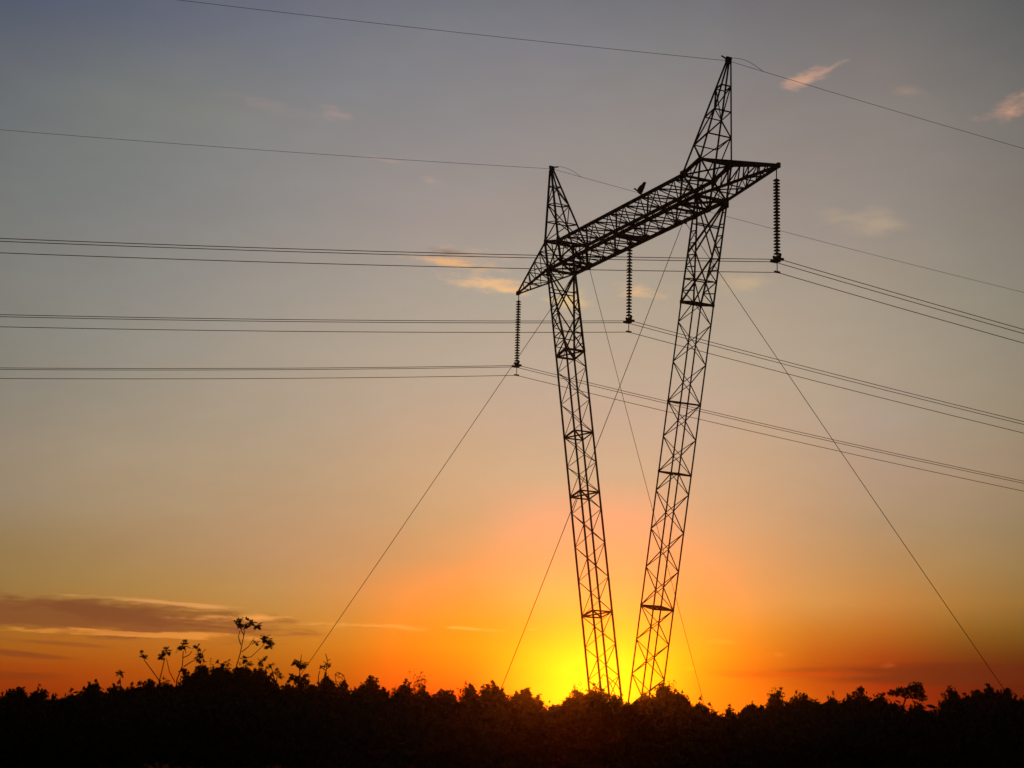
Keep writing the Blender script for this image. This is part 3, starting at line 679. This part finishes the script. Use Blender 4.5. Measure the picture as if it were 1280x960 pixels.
SK = 'scrub along the skyline'
shr = [ # px, top py, half width px, distance, kind, label
 (-12, 866, 20, 84, 'dense', 'low dark shrub cut by the left edge of the picture'),
 (25, 857, 17, 82, 'dense', 'small rounded shrub, the first dome from the left edge of the skyline'),
 (54, 860, 20, 85, 'dense', 'low flat-topped shrub just right of the first dome at the left edge'),
 (86, 867, 18, 88, 'loose', 'lowest thin shrub in the dip left of the round dome on the left skyline'),
 (119, 851, 12, 80, 'dense', 'narrow domed shrub left of the single short leafy stalk'),
 (143, 856, 15, 82, 'dense', 'low shrub under the single short leafy stalk'),
 (165, 856, 14, 80, 'loose', 'loose see-through shrub between the short leafy stalk and the slanting one'),
 (186, 846, 11, 79, 'dense', 'upright leafy shrub below the plant with the slanting stalk'),
 (208, 849, 16, 82, 'dense', 'leafy shrub at the feet of the two crossing stalks'),
 (236, 842, 15, 78, 'loose', 'loose airy shrub below the three-branched plant'),
 (252, 828, 14, 76, 'dense', 'tall shrub where the skyline mound begins, right of the three-branched plant'),
 (275, 829, 18, 78, 'dense', 'bushy shrub on the mound left of the tallest plant'),
 (304, 831, 20, 75, 'dense', 'broad dense shrub at the foot of the tallest plant'),
 (325, 834, 16, 77, 'dense', 'dense shrub just right of the tallest plant, on the falling side of the mound'),
 (340, 848, 15, 82, 'dense', 'shrub under the spray of small leaf tufts'),
 (362, 852, 12, 80, 'dense', 'small shrub left of the guy wire foot'),
 (383, 847, 13, 78, 'loose', 'airy shrub at the guy wire foot'),
 (407, 843, 18, 79, 'dense', 'rounded shrub under the dry flower spike'),
 (427, 850, 12, 82, 'loose', 'loose shrub with a looped twig, right of the dry flower spike'),
 (446, 860, 14, 86, 'dense', 'low shrub left of the small pointed shrub'),
 (463, 844, 8, 80, 'dense', 'small pointed upright shrub between the dry flower spike and the bare twiggy bush'),
 (479, 860, 11, 84, 'loose', 'low loose shrub right of the small pointed shrub'),
 (506, 852, 11, 82, 'dense', 'dense shrub at the left side of the bare twiggy bush'),
 (528, 858, 20, 84, 'dense', 'low shrub at the foot of the bare twiggy bush'),
 (556, 861, 15, 86, 'dense', 'low shrub right of the bare twiggy bush'),
 (590, 857, 13, 82, 'loose', 'rounded loose shrub left of the squarish shrub'),
 (616, 851, 11, 79, 'dense', 'squarish upright shrub where the second guy wire meets the scrub'),
 (657, 858, 20, 80, 'dense', 'round domed shrub standing alone left of the brightest glow'),
 (690, 880, 22, 92, 'dense', 'low shrub in the bright yellow gap left of the left column'),
 (720, 861, 12, 82, 'loose', 'loose shrub beside the foot of the left column'),
 (745, 860, 16, 84, 'dense', 'shrub in front of the foot of the left column'),
 (768, 868, 15, 86, 'loose', 'shrub with arching twigs between the two column feet'),
 (789, 880, 14, 93, 'dense', 'low shrub in the yellow notch between the two columns'),
 (806, 866, 12, 84, 'dense', 'shrub at the left side of the foot of the right column'),
 (829, 854, 15, 80, 'dense', 'tallest shrub in front of the foot of the right column'),
 (850, 864, 15, 83, 'dense', 'shrub just right of the foot of the right column'),
 (874, 876, 17, 86, 'dense', 'low shrub on the slope down from the right column to the orange notch'),
 (900, 893, 18, 95, 'dense', 'lowest shrub in the orange notch right of the columns'),
 (911, 883, 7, 88, 'loose', 'tiny pointed shrub beside the orange notch'),
 (940, 878, 18, 86, 'dense', 'low shrub right of the orange notch'),
 (972, 863, 10, 82, 'loose', 'small peaked shrub right of the orange notch'),
 (1003, 866, 20, 84, 'dense', 'flat-topped shrub under the orange end of the right cloud bank'),
 (1038, 870, 24, 86, 'dense', 'long low shrub left of the pointed clump on the right skyline'),
 (1074, 857, 14, 80, 'dense', 'pointed dense clump left of the leaning tree'),
 (1104, 869, 18, 84, 'dense', 'low shrub under the crown of the leaning tree'),
 (1140, 879, 20, 88, 'dense', 'low shrub at the foot of the leaning tree'),
 (1166, 888, 14, 94, 'dense', 'lowest shrub in the red notch right of the leaning tree'),
 (1188, 859, 8, 80, 'loose', 'narrow upright shrub right of the red notch'),
 (1210, 867, 16, 80, 'dense', 'shrub on the left flank of the big right-hand clump'),
 (1233, 856, 20, 78, 'dense', 'tallest broad shrub of the right-hand clump, below the end of the last guy wire'),
 (1258, 859, 16, 79, 'dense', 'broad shrub next to the right edge of the picture'),
 (1288, 866, 20, 80, 'dense', 'shrub cut by the right edge of the picture'),
]
for i, (px, py, hw, Yd, kd, lab) in enumerate(shr):
    shrub(px, py + 2, hw, Yd, 100 + i, lab, kd)

# broad-leaved plants
stalk_plant(78, [[(151, 862), (150, 846)]], [(150, 843, 7)], 'single short stalk with one drooping leaf tuft, leftmost of the tall plants', 1)
stalk_plant(76, [[(200, 852), (190, 838), (181, 826)]], [(178, 820, 7)], 'plant with one slanting stalk and a leaf tuft leaning left', 2)
stalk_plant(77, [[(199, 852), (203, 836), (206, 822)], [(219, 853), (212, 840), (208, 823)]], [(208, 814, 7), (201, 821, 6), (204, 817, 5)], 'plant with two stalks meeting under one leaf tuft', 3)
stalk_plant(75, [[(221, 850), (228, 832), (229, 814)], [(229, 822), (236, 819), (240, 814)], [(230, 833), (238, 828), (247, 823)], [(226, 838), (230, 834)]],
            [(228, 807, 9), (245, 811, 7), (251, 820, 8), (229, 838, 6)], 'three-branched plant with leaf tufts, left of the mound', 4)
stalk_plant(73, [[(294, 838), (300, 818), (306, 788)], [(305, 794), (301, 787)], [(301, 806), (298, 796), (300, 788)], [(302, 815), (311, 808), (318, 797)], [(300, 823), (314, 821), (328, 808)]],
            [(298, 779, 9), (311, 781, 9), (322, 783, 8), (316, 779, 6), (334, 801, 10), (336, 808, 7), (320, 804, 5), (332, 797, 6)], 'tallest broad-leaved plant with a wide flat crown of tufts above the mound', 5)
stalk_plant(76, [[(306, 840), (308, 828)], [(322, 840), (326, 827)]], [(307, 825, 7), (326, 827, 7), (331, 823, 4), (312, 830, 5)], 'short plant with low tufts tucked against the tallest plant', 6)
stalk_plant(77, [[(345, 856), (341, 842)], [(343, 850), (339, 833)], [(345, 856), (347, 840)], [(345, 852), (331, 842)]], [(339, 831, 5), (331, 841, 4), (339, 842, 4), (346, 838, 4), (350, 845, 5), (334, 835, 3), (344, 841, 3)], 'spray of small leaf tufts on thin stems, right of the mound', 7)
stalk_plant(76, [[(374, 856), (375, 836)], [(375, 832), (377, 818)]], [(372, 829, 8), (377, 831, 8), (369, 828, 5), (381, 832, 5)], 'plant with one umbrella-like tuft at the foot of the left guy wire', 8)
stalk_plant(76, [[(371, 858), (367, 850)], [(372, 858), (378, 848)]], [(365, 846, 7), (379, 847, 7), (372, 850, 7)], 'low leafy plant directly below the umbrella-like tuft', 9)
# dry spike
spike = [[(406, 850), (408, 836), (409, 824), (407, 817)], [(408, 834), (412, 829)], [(408, 830), (404, 826)], [(409, 826), (413, 824)], [(407, 838), (401, 834), (400, 831)], [(408, 836), (413, 833), (414, 828)]]
stalk_plant(78, spike, [(409, 831, 3), (406, 833, 3), (412, 832, 3), (401, 834, 3)], 'dry flower spike standing up right of the left guy wire foot', 10, 'dry_flower_stalk')
stalk_plant(80, [[(398, 856), (398, 845), (400, 838)], [(420, 852), (419, 843), (422, 840), (428, 843), (431, 848), (430, 855)], [(422, 846), (427, 847), (430, 852)]], [(424, 842, 2), (429, 845, 2), (421, 844, 2)], 'thin looped twigs right of the dry flower spike', 11, 'bent_twig')
# bare twiggy bush, recursive branching
def bare(px, py, hw, Yd, seed, lab, levels=5):
    r = random.Random(seed); top = at(px, py, Yd); root = empty('bare_bush', (top.x, Yd, 0)); tag(root, lab, 'bush', 'leafless bushes on the skyline')
    sm = MB(); tips = []; H = top.z; w = hw * Yd / FPX
    def grow(p, d, L_, rad, lv):
        q = p + d * L_; mid = p.lerp(q, .5) + V((r.uniform(-1, 1), r.uniform(-1, 1), 0)) * L_ * .07
        sm.tube([p, mid, q], [rad, rad * .85, rad * .7], 4)
        if lv == 0: tips.append(q); return
        for _ in range(3 if lv > 2 else 2):
            nd = (d + V((r.uniform(-.7, .7), r.uniform(-.7, .7), r.uniform(-.15, .5)))).normalized(); grow(q, nd, L_ * r.uniform(.55, .8), rad * .62, lv - 1)
    for i in range(5):
        a = r.uniform(-1, 1); grow(V((a * .2, 0, 0)), V((a * .28, r.uniform(-.2, .2), 1)).normalized(), H * .42, .03, levels - 1)
    zs = max(t.z for t in tips); xs_ = max(abs(t.x) for t in tips)
    sm.v = [(x * w / xs_, y * w / xs_, z * H / zs) for x, y, z in sm.v]
    sm.build('branch', BARK, root)
    tp = np.array([(t.x * w / xs_, t.y * w / xs_, t.z * H / zs) for t in tips]); k = len(tp)
    v, kk = leaf_cloud([tuple(t) for t in tp], [(.07,) * 3] * k, [3] * k, .045, seed); mesh_quads('foliage', v, kk, LEAF2, root)
bare(527, 839, 19, 80, 3, 'bare fan-shaped twiggy bush on the skyline midway between the left edge plants and the glow')
bare(494, 856, 9, 82, 5, 'small wispy leafless bush left of the fan-shaped twiggy bush')
bare(584, 852, 12, 82, 6, 'wispy leafless bush left of the squarish upright shrub')
bare(606, 855, 9, 82, 16, 'small leafless bush touching the squarish upright shrub')
bare(722, 852, 12, 81, 8, 'wispy leafless bush beside the foot of the left column')
bare(262, 824, 10, 76, 9, 'small spiky leafless bush on top of the mound left of the tallest plant')
bare(283, 824, 9, 76, 19, 'thin leafless bush close to the left side of the tallest plant')
bare(836, 850, 16, 80, 12, 'twiggy bush rising over the foot of the right column')
bare(968, 858, 10, 82, 13, 'twiggy bush on the peaked shrub right of the orange notch')
stalk_plant(80, [[(748, 866), (750, 850), (754, 843), (762, 848), (771, 856), (779, 870)], [(750, 850), (746, 858)], [(758, 846), (764, 857), (770, 870)]], [], 'thin arching branch bent over between the two column feet', 14, 'arching_branch', 'branch')
# leaning tree on the right
r_ = random.Random(4); Yd = 80; b0 = at(1136, 905, Yd); lt = empty('leaning_tree', (b0.x, Yd, 0)); tag(lt, 'small tree with a flat crown leaning over the red notch on the right skyline', 'tree')
def lp(px, py, dy=0): p = at(px, py, Yd + dy); return V((p.x - b0.x, dy, p.z))
tk = MB(); tk.tube([V((0, 0, 0)), lp(1128, 885), lp(1132, 873), lp(1142, 864)], [.07, .055, .04, .02], 7)
for a in ((1118, 865), (1126, 861), (1150, 858), (1156, 872), (1146, 866)): tk.tube([lp(1132, 873), lp((1132 + a[0]) / 2, (873 + a[1]) / 2 - 1), lp(*a)], [.03, .02, .01], 5)
tk.build('trunk', BARK, lt)
cs = [lp(1118, 866), lp(1127, 864, .2), lp(1136, 863, -.2), lp(1145, 859), lp(1148, 864, .3), lp(1153, 872), lp(1144, 870, -.3), lp(1130, 869)]
v, k = leaf_cloud([tuple(c) for c in cs], [(.30, .35, .17), (.32, .4, .18), (.3, .4, .2), (.32, .4, .27), (.3, .4, .25), (.22, .3, .18), (.3, .3, .14), (.3, .3, .1)], [130, 150, 140, 240, 190, 90, 70, 40], .085, 44)
mesh_quads('crown', v, k, LEAF, lt)

# undergrowth: uncountable mass of weeds and low scrub below the skyline
r = np.random.default_rng(5)
SKX = [a_[0] for a_ in shr]; SKY_ = [max(a_[1], 852) + 4 for a_ in shr]
cs, rs, ks = [], [], []
for i in range(1000):
    px = r.uniform(-140, 1420); Yd = r.uniform(46, 96)
    # keep it under the skyline: top no higher than this many photo pixels
    lim = np.interp(px, SKX, SKY_) + r.choice((15, 19, 26, 36, 46)) + r.uniform(-3, 3)
    t = at(px, lim, Yd); 
    if t.z < .3: t.z = .3
    rad = r.uniform(.5, 1.1)
    for q in range(2):
        hz_ = max(.2, (t.z - .35) * (1 - q * .5)); rr = min(rad, max(.25, hz_ * .8)); 
        cs.append((t.x + r.uniform(-.5, .5), Yd, hz_)); rs.append((rad * 1.3, rad, min(.5, hz_))); ks.append(int(170 * rad + 60))
v, k = leaf_cloud(cs, rs, ks, .12, 9); v[:, 2] = np.maximum(v[:, 2], -.1)
ug = mesh_quads('undergrowth', v, k, LEAF2); tag(ug, 'dense dark undergrowth filling the ground below the skyline shrubs', 'undergrowth', kind='stuff')
# rough grass nearer the camera
K = 26000; r = np.random.default_rng(6)
yy = 10 + 30 * r.random(K) ** .8; xx = (r.random(K) - .5) * (yy * .9 + 8)
h = .15 + .4 * r.random(K); a = r.random(K) * 6.28; ln = (r.random((K, 2)) - .5) * .3
ux, uy = np.cos(a) * .02, np.sin(a) * .02
q = np.stack([np.stack([xx - ux, yy - uy, np.full(K, -.45)], 1), np.stack([xx + ux, yy + uy, np.full(K, -.45)], 1),
              np.stack([xx + ln[:, 0] + ux * .2, yy + ln[:, 1] + uy * .2, h], 1), np.stack([xx + ln[:, 0] - ux * .2, yy + ln[:, 1] - uy * .2, h], 1)], 1).reshape(-1, 3)
gr = mesh_quads('grass', q, K, GRASS); tag(gr, 'rough grass in front of the scrub', 'grass', kind='stuff')
